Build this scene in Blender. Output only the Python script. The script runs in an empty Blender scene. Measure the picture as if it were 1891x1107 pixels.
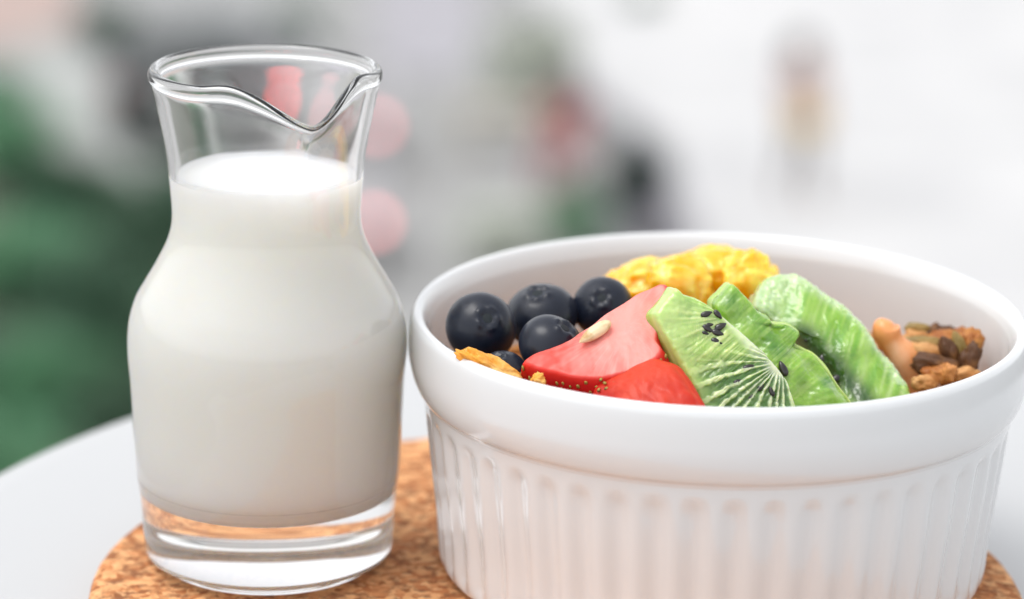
import bpy, bmesh, math, random
from mathutils import Vector, Matrix, noise
R = math.radians
S = bpy.context.scene
C = S.collection

# ------------------------------------------------------------------ camera
PW, PH = 1891.0, 1107.0
FPX, PITCH, ROLL, DIST = 5685.0, 0.2885, 0.0165, 0.5936
TRIVET_T = 0.006                       # cork thickness, table top is z = 0
RIM_Z = TRIVET_T + 0.0516              # height of the bowl's rim
_f = Vector((0, math.cos(PITCH), -math.sin(PITCH)))
_r = Vector((1, 0, 0)); _u = _r.cross(_f)
RIGHT = math.cos(ROLL)*_r + math.sin(ROLL)*_u
UP = -math.sin(ROLL)*_r + math.cos(ROLL)*_u
def ray(px, py): return _f + RIGHT*((px-PW/2)/FPX) - UP*((py-PH/2)/FPX)
CAM = Vector((0, 0, RIM_Z)) - ray(1323.8, 576.0)*DIST
cd = bpy.data.cameras.new('camera'); cam = bpy.data.objects.new('camera', cd); C.objects.link(cam)
cam.matrix_world = Matrix.Translation(CAM) @ Matrix((RIGHT, UP, -_f)).transposed().to_4x4()
cd.sensor_width = 36; cd.lens = FPX/PW*36; cd.clip_start = 0.02; cd.clip_end = 2000
cd.dof.use_dof = True; cd.dof.focus_distance = 0.565; cd.dof.aperture_fstop = 8.9; cd.dof.aperture_blades = 0
S.camera = cam

# ------------------------------------------------------------------ sky, sun, exposure
W = bpy.data.worlds.new('World'); S.world = W; W.use_nodes = True
nt = W.node_tree; bg = nt.nodes['Background']
sky = nt.nodes.new('ShaderNodeTexSky'); sky.sky_type = 'NISHITA'; sky.sun_disc = False
SUN_EL, SUN_AZ = 69, -102
sky.sun_elevation = R(SUN_EL); sky.sun_rotation = R(SUN_AZ); sky.air_density = 1.0; sky.dust_density = 2.0; sky.ozone_density = 1.0
hs = nt.nodes.new('ShaderNodeHueSaturation'); hs.inputs['Saturation'].default_value = 0.10
nt.links.new(sky.outputs[0], hs.inputs['Color']); nt.links.new(hs.outputs[0], bg.inputs[0]); bg.inputs[1].default_value = 0.15
sd = bpy.data.lights.new('sun', 'SUN'); sd.energy = 0.5; sd.angle = R(30); sd.color = (1, .965, .92)
sun = bpy.data.objects.new('sun', sd); C.objects.link(sun)
sdir = Vector((math.sin(R(SUN_AZ))*math.cos(R(SUN_EL)), math.cos(R(SUN_AZ))*math.cos(R(SUN_EL)), math.sin(R(SUN_EL))))
sun.rotation_euler = sdir.to_track_quat('Z', 'Y').to_euler()
S.view_settings.view_transform = 'Standard'; S.view_settings.look = 'None'; S.view_settings.gamma = 1
S.view_settings.exposure = 0.95
S.cycles.use_denoising = True
S.cycles.max_bounces = 16; S.cycles.transmission_bounces = 12; S.cycles.transparent_max_bounces = 12

# ------------------------------------------------------------------ helpers
def at_y(px, py, Y):
    d = ray(px, py); return CAM + d*((Y-CAM.y)/d.y)
def at_z(px, py, z):
    d = ray(px, py); return CAM + d*((z-CAM.z)/d.z)
def on_plane(px, py, P, n):
    d = ray(px, py); return CAM + d*((P-CAM).dot(n)/d.dot(n))
def nz(p, s=1.0, o=0): return noise.noise(Vector(p)*s + Vector((o*7.3, o*3.1, o*5.7)))
def tag(o, label=None, cat=None, group=None, kind=None):
    if label: o['label'] = label
    if cat: o['category'] = cat
    if group: o['group'] = group
    if kind: o['kind'] = kind
    return o
def empty(name, loc=(0, 0, 0), rz=0):
    o = bpy.data.objects.new(name, None); C.objects.link(o); o.location = loc; o.rotation_euler = (0, 0, rz); o.empty_display_size = .01
    return o
def link(name, me, mat=None, parent=None, loc=None):
    o = bpy.data.objects.new(name, me); C.objects.link(o)
    if mat is not None and not me.materials:
        me.materials.append(mat)
    if parent: o.parent = parent
    if loc is not None: o.location = loc
    return o
def mesh(name, V, F, smooth=True, cols=None):
    me = bpy.data.meshes.new(name); me.from_pydata([tuple(v) for v in V], [], F); me.update()
    bm = bmesh.new(); bm.from_mesh(me); bmesh.ops.recalc_face_normals(bm, faces=bm.faces); bm.to_mesh(me); bm.free()
    if smooth: me.polygons.foreach_set('use_smooth', [True]*len(me.polygons))
    if cols:
        a = me.color_attributes.new('tint', 'FLOAT_COLOR', 'POINT')
        a.data.foreach_set('color', [c for v in cols for c in (*v, 1.0)])
    return me
def lathe(name, prof, n=96, fn=None, closed_ends=True):
    V = []; F = []
    for (r, z) in prof:
        for k in range(n):
            a = 2*math.pi*k/n
            rr, zz = (r, z) if fn is None else fn(r, z, a)
            V.append((rr*math.cos(a), rr*math.sin(a), zz))
    m = len(prof)
    for i in range(m-1):
        for k in range(n):
            F.append((i*n+k, i*n+(k+1) % n, (i+1)*n+(k+1) % n, (i+1)*n+k))
    if closed_ends:
        F.append(tuple(range(n))[::-1]); F.append(tuple((m-1)*n+k for k in range(n)))
    return mesh(name, V, F)
def crom(P, per):
    """smooth curve through 2-d points (Catmull-Rom)"""
    out = []
    for i in range(len(P)-1):
        p0 = P[max(i-1, 0)]; p1 = P[i]; p2 = P[i+1]; p3 = P[min(i+2, len(P)-1)]
        for k in range(per):
            t = k/per
            out.append(tuple(.5*((2*b)+(-a+c)*t+(2*a-5*b+4*c-d)*t*t+(-a+3*b-3*c+d)*t**3) for a, b, c, d in zip(p0, p1, p2, p3)))
    out.append(tuple(P[-1])); return out
def crom_closed(P, n):
    m = len(P); out = []
    seg = [(Vector(P[(i+1) % m])-Vector(P[i])).length for i in range(m)]; tot = sum(seg); acc = [0]
    for s in seg: acc.append(acc[-1]+s)
    j = 0
    for k in range(n):
        d = tot*k/n
        while acc[j+1] < d: j += 1
        t = (d-acc[j])/seg[j]
        a, b, c, e = P[(j-1) % m], P[j], P[(j+1) % m], P[(j+2) % m]
        out.append(tuple(.5*((2*q)+(-p+r)*t+(2*p-5*q+4*r-s)*t*t+(-p+3*q-3*r+s)*t**3) for p, q, r, s in zip(a, b, c, e)))
    return out
def ico(name, sub, fn):
    bm = bmesh.new(); bmesh.ops.create_icosphere(bm, subdivisions=sub, radius=1)
    for v in bm.verts: v.co = fn(v.co.normalized())
    me = bpy.data.meshes.new(name); bm.to_mesh(me); bm.free()
    me.polygons.foreach_set('use_smooth', [True]*len(me.polygons)); return me
def box(V, F, c, s, M=None, taper=1.0):
    b = len(V)
    for z in (-1, 1):
        for x, y in ((-1, -1), (1, -1), (1, 1), (-1, 1)):
            k = taper if z > 0 else 1
            p = Vector((c[0]+x*s[0]/2*k, c[1]+y*s[1]/2*k, c[2]+z*s[2]/2)); V.append(M @ p if M else p)
    F += [(b, b+3, b+2, b+1), (b+4, b+5, b+6, b+7)] + [(b+i, b+(i+1) % 4, b+4+(i+1) % 4, b+4+i) for i in range(4)]
def tube(V, F, pts, rad, n=10, cap=True):
    pts = [Vector(p) for p in pts]; b = len(V)
    for i, p in enumerate(pts):
        t = (pts[min(i+1, len(pts)-1)]-pts[max(i-1, 0)]).normalized()
        a = t.cross(Vector((0, 0, 1)) if abs(t.z) < .9 else Vector((1, 0, 0))).normalized(); c = t.cross(a)
        r = rad[i] if hasattr(rad, '__len__') else rad
        for k in range(n):
            q = 2*math.pi*k/n; V.append(p+a*(r*math.cos(q))+c*(r*math.sin(q)))
    for i in range(len(pts)-1):
        for k in range(n): F.append((b+i*n+k, b+i*n+(k+1) % n, b+(i+1)*n+(k+1) % n, b+(i+1)*n+k))
    if cap:
        F.append(tuple(b+k for k in range(n))[::-1]); F.append(tuple(b+(len(pts)-1)*n+k for k in range(n)))

# ------------------------------------------------------------------ materials
def mat(name, col, rough=.5, sss=0, sr=(1, .5, .3), sscale=.002, coat=0, metal=0, spec=.5, bump=None, vary=None, attr=False, emis=None, noise_rough=None):
    m = bpy.data.materials.new(name); m.use_nodes = True; t = m.node_tree; b = t.nodes['Principled BSDF']
    b.inputs['Base Color'].default_value = (*col, 1); b.inputs['Roughness'].default_value = rough
    b.inputs['Metallic'].default_value = metal; b.inputs['Specular IOR Level'].default_value = spec
    b.inputs['Coat Weight'].default_value = coat; b.inputs['Coat Roughness'].default_value = .05
    if sss:
        b.inputs['Subsurface Weight'].default_value = sss; b.inputs['Subsurface Radius'].default_value = sr; b.inputs['Subsurface Scale'].default_value = sscale
    tc = t.nodes.new('ShaderNodeTexCoord')
    src = None
    if attr:
        a = t.nodes.new('ShaderNodeAttribute'); a.attribute_name = 'tint'; src = a.outputs['Color']; t.links.new(src, b.inputs['Base Color'])
    if vary:                                            # (scale, colour2, lo, hi)
        n = t.nodes.new('ShaderNodeTexNoise'); n.inputs['Scale'].default_value = vary[0]; n.inputs['Detail'].default_value = 6
        t.links.new(tc.outputs['Object'], n.inputs['Vector'])
        rp = t.nodes.new('ShaderNodeMapRange'); rp.inputs[1].default_value = vary[2]; rp.inputs[2].default_value = vary[3]
        t.links.new(n.outputs['Fac'], rp.inputs[0])
        mx = t.nodes.new('ShaderNodeMix'); mx.data_type = 'RGBA'; mx.inputs[6].default_value = (*col, 1); mx.inputs[7].default_value = (*vary[1], 1)
        if src: t.links.new(src, mx.inputs[6])
        t.links.new(rp.outputs[0], mx.inputs[0]); t.links.new(mx.outputs[2], b.inputs['Base Color'])
    if noise_rough:
        n = t.nodes.new('ShaderNodeTexNoise'); n.inputs['Scale'].default_value = noise_rough[0]; n.inputs['Detail'].default_value = 5
        t.links.new(tc.outputs['Object'], n.inputs['Vector'])
        rp = t.nodes.new('ShaderNodeMapRange'); rp.inputs[1].default_value = .35; rp.inputs[2].default_value = .65; rp.inputs[3].default_value = noise_rough[1]; rp.inputs[4].default_value = noise_rough[2]
        t.links.new(n.outputs['Fac'], rp.inputs[0]); t.links.new(rp.outputs[0], b.inputs['Roughness'])
    if bump:                                            # (scale, strength, distance)
        n = t.nodes.new('ShaderNodeTexNoise'); n.inputs['Scale'].default_value = bump[0]; n.inputs['Detail'].default_value = 5
        t.links.new(tc.outputs['Object'], n.inputs['Vector'])
        bp = t.nodes.new('ShaderNodeBump'); bp.inputs['Strength'].default_value = bump[1]; bp.inputs['Distance'].default_value = bump[2]
        t.links.new(n.outputs['Fac'], bp.inputs['Height']); t.links.new(bp.outputs[0], b.inputs['Normal'])
    if emis:
        b.inputs['Emission Color'].default_value = (*emis[0], 1); b.inputs['Emission Strength'].default_value = emis[1]
    return m

M_ceramic = mat('ceramic', (.705, .718, .728), .16, coat=.6, bump=(120, .05, .0003))
M_milk = mat('milk', (.965, .94, .87), .25, sss=1, sr=(1, .9, .75), sscale=.02)
M_table = mat('table_paint', (.465, .47, .476), .28, coat=.2, bump=(60, .04, .0005), vary=(9, (.455, .461, .468), .4, .7))
M_steel = mat('steel', (.5, .5, .5), .3, metal=1)
M_glass = bpy.data.materials.new('glass'); M_glass.use_nodes = True
_t = M_glass.node_tree; _b = _t.nodes['Principled BSDF']
_b.inputs['Base Color'].default_value = (1, 1, 1, 1); _b.inputs['Roughness'].default_value = 0; _b.inputs['IOR'].default_value = 1.5
_b.inputs['Transmission Weight'].default_value = 1
_n = _t.nodes.new('ShaderNodeTexNoise'); _n.inputs['Scale'].default_value = 60; _tc = _t.nodes.new('ShaderNodeTexCoord'); _t.links.new(_tc.outputs['Object'], _n.inputs['Vector'])
_bp = _t.nodes.new('ShaderNodeBump'); _bp.inputs['Strength'].default_value = .12; _bp.inputs['Distance'].default_value = .0005
_t.links.new(_n.outputs['Fac'], _bp.inputs['Height']); _t.links.new(_bp.outputs[0], _b.inputs['Normal'])

def cork_mat():
    m = bpy.data.materials.new('cork'); m.use_nodes = True; t = m.node_tree; b = t.nodes['Principled BSDF']; b.inputs['Roughness'].default_value = .85
    b.inputs['Specular IOR Level'].default_value = .25
    tc = t.nodes.new('ShaderNodeTexCoord')
    v = t.nodes.new('ShaderNodeTexVoronoi'); v.inputs['Scale'].default_value = 620; v.inputs['Randomness'].default_value = 1
    n0 = t.nodes.new('ShaderNodeTexNoise'); n0.inputs['Scale'].default_value = 260; n0.inputs['Detail'].default_value = 3
    mxv = t.nodes.new('ShaderNodeMix'); mxv.data_type = 'RGBA'; mxv.inputs[0].default_value = .003
    t.links.new(tc.outputs['Object'], n0.inputs['Vector']); t.links.new(tc.outputs['Object'], mxv.inputs[6]); t.links.new(n0.outputs['Color'], mxv.inputs[7]); t.links.new(mxv.outputs[2], v.inputs['Vector'])
    sep = t.nodes.new('ShaderNodeSeparateColor'); t.links.new(v.outputs['Color'], sep.inputs[0])
    r = t.nodes.new('ShaderNodeValToRGB'); e = r.color_ramp.elements
    e[0].position = 0; e[0].color = (.32, .115, .040, 1); e[1].position = 1; e[1].color = (.80, .44, .21, 1)
    for p, c in ((.13, (.50, .18, .065)), (.35, (.62, .265, .105)), (.65, (.76, .39, .175))):
        x = e.new(p); x.color = (*c, 1)
    t.links.new(sep.outputs[0], r.inputs[0])
    n2 = t.nodes.new('ShaderNodeTexNoise'); n2.inputs['Scale'].default_value = 430; n2.inputs['Detail'].default_value = 8; n2.inputs['Roughness'].default_value = .6
    t.links.new(tc.outputs['Object'], n2.inputs['Vector'])
    mr = t.nodes.new('ShaderNodeMapRange'); mr.inputs[1].default_value = .34; mr.inputs[2].default_value = .52; t.links.new(n2.outputs['Fac'], mr.inputs[0])
    mx = t.nodes.new('ShaderNodeMix'); mx.data_type = 'RGBA'; mx.inputs[6].default_value = (.29, .115, .050, 1)
    t.links.new(mr.outputs[0], mx.inputs[0]); t.links.new(r.outputs[0], mx.inputs[7]); t.links.new(mx.outputs[2], b.inputs['Base Color'])
    ad = t.nodes.new('ShaderNodeMath'); ad.operation = 'ADD'; t.links.new(mr.outputs[0], ad.inputs[0]); t.links.new(sep.outputs[1], ad.inputs[1])
    bp = t.nodes.new('ShaderNodeBump'); bp.inputs['Strength'].default_value = .7; bp.inputs['Distance'].default_value = .0004
    t.links.new(ad.outputs[0], bp.inputs['Height']); t.links.new(bp.outputs[0], b.inputs['Normal'])
    return m
M_cork = cork_mat()

# ------------------------------------------------------------------ ground far below the balcony
GZ = CAM.z - 8.3
def g(px, py, z=0): return at_z(px, py, GZ+z)
def sheet(name, pts, z, m, label=None):
    V = [Vector((p[0], p[1], GZ+z)) for p in pts]
    o = link(name, mesh(name, V, [tuple(range(len(V)))], False), m); tag(o, kind='structure'); return o
M_asphalt = mat('asphalt', (.275, .275, .272), .9, vary=(1.2, (.32, .32, .315), .35, .65), bump=(40, .3, .01))
M_plaza = mat('pale_paving', (.47, .47, .475), .85, vary=(.7, (.56, .557, .555), .35, .65), bump=(30, .2, .01))
M_kerb = mat('kerb_stone', (.40, .42, .40), .85, vary=(3, (.34, .35, .34), .4, .6))
M_soil = mat('soil', (.045, .07, .045), .95, vary=(4, (.09, .08, .06), .4, .6))
ground = sheet('ground', [(-400, -100), (400, -100), (400, 900), (-400, 900)], 0, M_asphalt); ground.name = 'road'
# ------------------------------------------------------------------ table and balcony
ftab = [at_z(px, py, 0) for px, py in ((0, 858), (100, 807), (240, 758), (745, 642))]
def circle3(a, b, c):
    ax, ay, bx, by, cx, cy = a.x, a.y, b.x, b.y, c.x, c.y
    d = 2*(ax*(by-cy)+bx*(cy-ay)+cx*(ay-by))
    ux = ((ax*ax+ay*ay)*(by-cy)+(bx*bx+by*by)*(cy-ay)+(cx*cx+cy*cy)*(ay-by))/d
    uy = ((ax*ax+ay*ay)*(cx-bx)+(bx*bx+by*by)*(ax-cx)+(cx*cx+cy*cy)*(bx-ax))/d
    return ux, uy, math.hypot(ax-ux, ay-uy)
TX, TY, TR = circle3(ftab[0], ftab[2], ftab[3])
tab = empty('bistro_table', (TX, TY, -.72)); tag(tab, 'small round white bistro table with a rounded edge under the cork mat', 'table')
prof = [(.001, -.018), (TR-.012, -.018)] + [(TR-.005+.0065*math.sin(t), -.009-.009*math.cos(t)) for t in [math.pi*k/14 for k in range(1, 14)]] + [(TR-.009, -.0003), (TR-.013, 0.0), (.05, 0), (.001, 0)]
link('table_top', lathe('table_top', prof, 160), M_table, tab, (0, 0, .72))
link('pedestal', lathe('pedestal', [(.016, .02), (.016, .69), (.05, .703)], 32), M_steel, tab)
link('base', lathe('base', [(.16, 0), (.16, .008), (.14, .014), (.03, .02), (.018, .03)], 64), M_steel, tab)
M_slab = mat('concrete', (.70, .70, .69), .9, vary=(8, (.74, .735, .73), .4, .6), bump=(60, .3, .003))
V = []; F = []; box(V, F, (0, -.6, -.82), (2.4, 1.8, .20)); o = link('balcony_floor', mesh('balcony_floor', V, F, False), M_slab); tag(o, kind='structure')

# cork mat, rounded edge, grain left to the material
TVX, TVY = -.0299, -.0126
def fcork(r, z, a):
    e = nz((math.cos(a)*5, math.sin(a)*5, z*60), 3)*.0003
    return (r+e if r > .06 else r, z)
prof = [(.001, .0002), (.0885, .0002), (.0898, .001), (.0902, .003), (.0898, .0052), (.0888, TRIVET_T-.0001), (.087, TRIVET_T), (.05, TRIVET_T), (.001, TRIVET_T)]
o = link('cork_mat', lathe('cork_mat', prof, 300, fcork), M_cork, None, (TVX, TVY, 0)); tag(o, 'round brown cork mat under the jug and bowl', 'cork mat')

# ------------------------------------------------------------------ fluted bowl
def fbowl(r, z, a):
    zz = z
    if -.0500 < z < -.0158 and r > .0505:
        n = 50; u = ((a*n/(2*math.pi)) % 1)*2-1          # -1..1 across one flute
        top = -.0178 - .0007*(u*u)                       # arched top of each channel
        ft = min(1, max(0, (top-z)/.0026)); ft = ft*ft*(3-2*ft)
        fb = min(1, max(0, (z+.0500)/.003))
        au = abs(u); w = .5+.5*math.cos(math.pi*au); w = w**1.1
        r = r - .00092*w*ft*fb
    return r, zz
outer = crom([(.0500, -.0516), (.0525, -.0506), (.0537, -.0480), (.0543, -.040), (.0557, -.028), (.0568, -.0172), (.05705, -.0156), (.0574, -.0149), (.0583, -.0140), (.0592, -.0116), (.0597, -.0085), (.0597, -.0045), (.0594, -.0015), (.0588, -.0003), (.0580, 0), (.0570, -.0006), (.0560, -.0028), (.0555, -.006), (.0545, -.020), (.0525, -.038), (.046, -.0455), (.03, -.0465), (.001, -.0465)], 7)
prof = [(.001, -.0500), (.044, -.0500), (.0455, -.0512), (.047, -.0516)] + outer
o = link('fluted_bowl', lathe('fluted_bowl', prof, 920, fbowl), M_ceramic, None, (0.0004, 0, RIM_Z)); tag(o, 'white ceramic bowl with fluted sides and thick smooth rim, full of fruit', 'bowl')

# ------------------------------------------------------------------ glass jug and milk
def jz(y): return .0988*(1036-y)/903
def jr(w, y): return w/(9397+466*(1036-y)/903)
JX, JY = -.0865, -.0024
ZT = .0988
sil = [(226, 1010), (230, 985), (235, 915), (243, 860), (247, 800), (253, 700), (258, 640), (256, 590), (245, 550), (228, 520), (204, 480), (184, 440), (175, 400), (178, 345), (186, 275), (202, 200), (211, 160)]
P = [(.0195, .0002), (.0212, .0010), (.0229, .0035)] + [(jr(w, y), jz(y)) for w, y in sil] + [(.0215, ZT-.0028), (.02195, ZT-.0021), (.02205, ZT-.0012), (.0217, ZT-.0003), (.02095, ZT), (.0203, ZT-.0003), (.0199, ZT-.0012), (.0199, ZT-.0026)]
inn = [(jr(w, y)-.0013, jz(y)) for w, y in sil[::-1] if y < 870] + [(.0222, .0176), (.0207, .0155), (.0168, .0146), (.008, .0145), (.0006, .0145)]
outerj = crom(P, 6)
innerj = crom([(.0199, ZT-.0026)] + inn, 6)[1:]
base = [(.0006, .0014), (.010, .0013), (.0165, .0006), (.0185, .0001)]
SP = R(-66)
def fjug(r, z, a):
    if r < .012 or z < ZT-.030: return r, z
    w = (z-(ZT-.030))/.030; w = max(0, min(1.03, w))
    d = (a-SP+math.pi) % (2*math.pi)-math.pi; ad = abs(d)
    e = math.exp(-(ad/.30)**1.6); lob = math.exp(-((ad-.68)/.25)**2)
    return r + .0052*w**3.2*e - .0008*w*w*lob, z - .0056*w**3*e + .0008*w**3*lob
jug = empty('milk_jug', (JX, JY, TRIVET_T+.00005)); tag(jug, 'small clear glass jug with a pinched pouring lip, filled with milk', 'jug')
link('glass_body', lathe('glass_body', base+outerj+innerj, 240, fjug), M_glass, jug)
MZ = jz(320)
body = [(r+.00006, z) for r, z in innerj if z < MZ+.0007]
wr = body[0][0]
mp = [(.0005, MZ-.0002), (wr-.004, MZ-.0002), (wr-.0022, MZ-.0001), (wr-.0011, MZ+.0001), (wr-.0004, MZ+.0004)]
body = [(r, z-.00005 if r < .019 and z < .0164 else z) for r, z in body]
o = link('milk', lathe('milk', (mp+body)[::-1], 160), M_milk, None, (JX, JY, TRIVET_T+.00005)); tag(o, 'white milk filling the glass jug almost to its neck', 'milk')

# ------------------------------------------------------------------ fruit
def slab(name, out, ctr, P, n, th, m, rings=30, N=220, dome=.0, bulge=.0, edge=.0012, colf=None, dispf=None, parent=None, back=.96):
    """thick slice whose front face lies in the plane (P, n); outline given as points of that plane"""
    n = n.normalized(); oc = crom_closed(out, N)
    c = on_plane(ctr[0], ctr[1], P, n); O = [on_plane(x, y, P, n) for x, y in oc]
    V = []; F = []; cols = []
    def add(p, t, s, px):
        d = dispf(px, t, s) if dispf else 0
        if colf: cols.append(colf(px, t, s))
        return p+n*d
    V.append(add(c+n*dome, 0, 0, ctr))
    rows = [1-(1-k/rings)**1.0 for k in range(1, rings+1)]
    for t in rows:
        for i in range(N):
            dirv = (O[i]-c); px = (ctr[0]+(oc[i][0]-ctr[0])*t, ctr[1]+(oc[i][1]-ctr[1])*t)
            L = dirv.length; dd = (1-t)*L
            sink = edge*(1-math.sqrt(max(0, 1-(1-min(1, dd/edge))**2))) if edge > 0 else 0
            V.append(add(c+dirv*t+n*(dome*(1-t*t)-sink), t, 0, px))
    for i in range(N): F.append((0, 1+i, 1+(i+1) % N))
    for k in range(rings-1):
        for i in range(N):
            a = 1+k*N; F.append((a+i, a+N+i, a+N+(i+1) % N, a+(i+1) % N))
    K = 12; last = 1+(rings-1)*N
    for k in range(1, K+1):
        s = k/K
        for i in range(N):
            q = O[i]-c; L = max(q.length, 1e-6)
            b = bulge*math.sin(math.pi*min(1, s*1.0))
            p = c+q*(1+b/L)*(1-(1-back)*s**2)-n*(edge+(th-edge)*s)
            px = oc[i]
            w = p + q.normalized()*((dispf(px, 1, s)*.6) if dispf else 0)
            V.append(w)
            if colf: cols.append(colf(px, 1, s))
        for i in range(N):
            a = last; bq = last+N; F.append((a+i, bq+i, bq+(i+1) % N, a+(i+1) % N))
        last += N
    V.append(c-n*th); F += [(len(V)-1, last+(i+1) % N, last+i) for i in range(N)]
    if colf: cols.append(colf(ctr, 0, 1))
    me = mesh(name, V, F, True, cols if colf else None)
    o = link(name, me, m, parent); return o, n, P
def lerp(a, b, t): t = max(0, min(1, t)); return tuple(x+(y-x)*t for x, y in zip(a, b))
def ss(a, b, x): t = max(0, min(1, (x-a)/(b-a))); return t*t*(3-2*t)

M_kiwi = mat('kiwi_flesh', (.3, .5, .1), .24, sss=.7, sr=(.7, 1, .25), sscale=.0035, attr=True, coat=.5, bump=(1100, .45, .0003))
M_kseed = mat('kiwi_seed', (.012, .009, .008), .3, coat=.5)
KL = (.55, .67, .23); KG = (.20, .40, .022); KD = (.045, .20, .008); KC = (.70, .74, .52)
def kiwi_f(K, core_dir, core_len, rmax, streaks=46, seed=0, dark=1, rays=None, sk=1.0):
    """colour and relief of a kiwi cut face round the core line that runs from K along core_dir"""
    cx, cy = K; ux, uy = core_dir; l = math.hypot(ux, uy); ux /= l; uy /= l
    def geo(px):
        x, y = px[0]-cx, px[1]-cy; s = x*ux+y*uy; s = max(0, min(core_len, s))
        dx, dy = x-ux*s, y-uy*s; rr = math.hypot(dx, dy); an = math.atan2(dy, dx)
        return rr/rmax, an + s*.012, rr
    def streak(an, rr):
        w = nz((math.cos(an)*9, math.sin(an)*9, rr*.006), 1.7, seed)+.6*nz((math.cos(an)*21, math.sin(an)*21, rr*.012), 1.9, seed+3)
        return w
    def col(px, t, s):
        q, an, rr = geo(px)
        n1 = nz((px[0]*.02, px[1]*.02, s*2), 1, seed)
        if s > 0:
            return lerp(lerp(KL, (.36, .52, .10), ss(0, .25, s)), KG, ss(.2, .9, s)+n1*.4)
        st = streak(an, rr)
        c = lerp(KG, KD, ss(-.1, .8, n1)*dark*.6)
        band = ss(.08, .25, q)*(1-ss(.62, .95, q))
        c = lerp(c, KL, sk*(.25+.75*ss(-.25, .35, st)*band))
        c = lerp(KC, c, ss(.05, .17, q))
        c = lerp(c, lerp(KL, (.34, .52, .16), .35+n1), ss(.55, 1.0, q)*.75)
        return c
    def disp(px, t, s):
        q, an, rr = geo(px)
        b = nz((px[0]*.035, px[1]*.035, s*3), 1, seed+5)*.00045+nz((px[0]*.11, px[1]*.11, s*8), 1, seed+6)*.00018
        if s == 0: b += sk*streak(an, rr)*.00026*ss(.08, .2, q)*(1-ss(.7, 1, q))
        return b*(1 if s < 1 else 0)
    if rays:
        rx, ry = rays
        def rayf(px):
            x, y = px[0]-rx, px[1]-ry; d = math.hypot(x, y); an = math.atan2(y, x)
            w = ss(640, 700, px[1]+.25*(px[0]-1330))*ss(12, 40, d)*(1-ss(120, 190, d+14*nz((an*3, 0, 0), 1, 2)))
            return w, ss(-.15, .75, math.cos(an*37+6*nz((an*1.9, d*.004, 0), 1, 8))+.75*nz((px[0]*.11, px[1]*.11, 0), 1, 12)-.1)
        def col2(px, t, s):
            c = col(px, t, s)
            if s > 0: return c
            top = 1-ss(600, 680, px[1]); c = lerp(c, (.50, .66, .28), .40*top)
            w, q = rayf(px); return lerp(c, lerp((.045, .17, .018), (.62, .73, .42), q), w*.86)
        def disp2(px, t, s):
            b = disp(px, t, s)*(.95 if px[1] < 640 else 1)
            if s == 0: w, q = rayf(px); b += w*(q-.5)*.00045
            return b
        return col2, disp2
    return col, disp
def seed_mesh(name, L, w, t):
    return ico(name, 2, lambda v: Vector((v.x*w*(1-.35*v.z), v.y*t, v.z*L)))
KSEED = seed_mesh('kiwi_seed', .0012, .00058, .0004); KSEED.materials.append(M_kseed)
def put_seed(parent, me, px, py, P, n, ang, sc=1, lift=.0002, name='seed'):
    p = on_plane(px, py, P, n)+n*lift
    a = (UP*math.cos(ang)+RIGHT*math.sin(ang)); a = (a-n*a.dot(n)).normalized(); b = a.cross(n)
    M = Matrix((b, n, a)).transposed().to_4x4()
    o = bpy.data.objects.new(name, me); C.objects.link(o); o.parent = parent
    o.matrix_local = Matrix.Translation(p) @ M @ Matrix.Scale(sc, 4); return o

def V3(x, y, z): return Vector((x, y, z)).normalized()
KGRP = 'kiwi slices in the bowl'
# front slice: cut face towards the camera, core line down its right edge
n1 = V3(.20, -.82, .50); P1 = at_y(1330, 690, -.034)
c1, d1 = kiwi_f((1350, 585), (95, 115), 165, 135, seed=1, rays=(1444, 668))
k1, n1, P1 = slab('kiwi_slice', [(1247, 529), (1262, 541), (1285, 547), (1310, 563), (1345, 590), (1383, 622), (1418, 655), (1450, 695), (1476, 760), (1484, 830), (1400, 870), (1335, 830), (1300, 760), (1272, 705), (1247, 655), (1226, 615), (1212, 588), (1212, 573), (1226, 555), (1238, 541)], (1345, 690), P1, n1, .0075, M_kiwi, 70, 420, .0006, .0010, .0012, c1, d1)
tag(k1, 'front kiwi slice with its pale rayed cut face and black seeds towards the viewer', 'kiwi slice', KGRP)
for x, y, a in ((1304, 581, 1.3), (1325, 582, 2.0), (1309, 601, 1.4), (1306, 608, 1.9), (1302, 616, 1.5), (1325, 616, 1.45), (1323, 632, 1.5), (1337, 660, .5), (1381, 680, .7), (1404, 716, .5), (1388, 734, .6), (1424, 724, .1), (1362, 706, .9), (1330, 604, 1.2)):
    put_seed(k1, KSEED, x, y, P1, n1, a+random.Random(x).uniform(-.5, .5), random.Random(x*y).uniform(.55, 1.1), .00030)
# middle slice, lobed
n2 = V3(.10, -.84, .52); P2 = at_y(1440, 680, -.0255)
c2, d2 = kiwi_f((1285, 610), (110, 120), 215, 210, seed=4, dark=2.0, sk=.30)
def d2b(px, t, s): return d2(px, t, s)+ .0012*nz((px[0]*.022, px[1]*.022, 0), 1, 9) + (-.0012*math.exp(-(((px[0]-px[1]*1.05-800)/22)**2)) if s == 0 and px[1] > 600 else 0)
k2, n2, P2 = slab('kiwi_slice', [(1350, 521), (1366, 533), (1385, 552), (1403, 572), (1420, 579), (1428, 593), (1455, 596), (1474, 606), (1478, 617), (1470, 633), (1484, 641), (1505, 652), (1530, 680), (1552, 712), (1575, 742), (1592, 800), (1540, 850), (1430, 850), (1390, 760), (1360, 660), (1330, 600), (1318, 556), (1335, 536)], (1425, 690), P2, n2, .0065, M_kiwi, 60, 380, .0010, .0012, .0016, c2, d2b)
tag(k2, 'middle kiwi slice with a notched lobed edge, behind the front slice', 'kiwi slice', KGRP)
put_seed(k2, KSEED, 1443, 685, P2, n2, -.35, 1.35, .0016)
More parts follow.
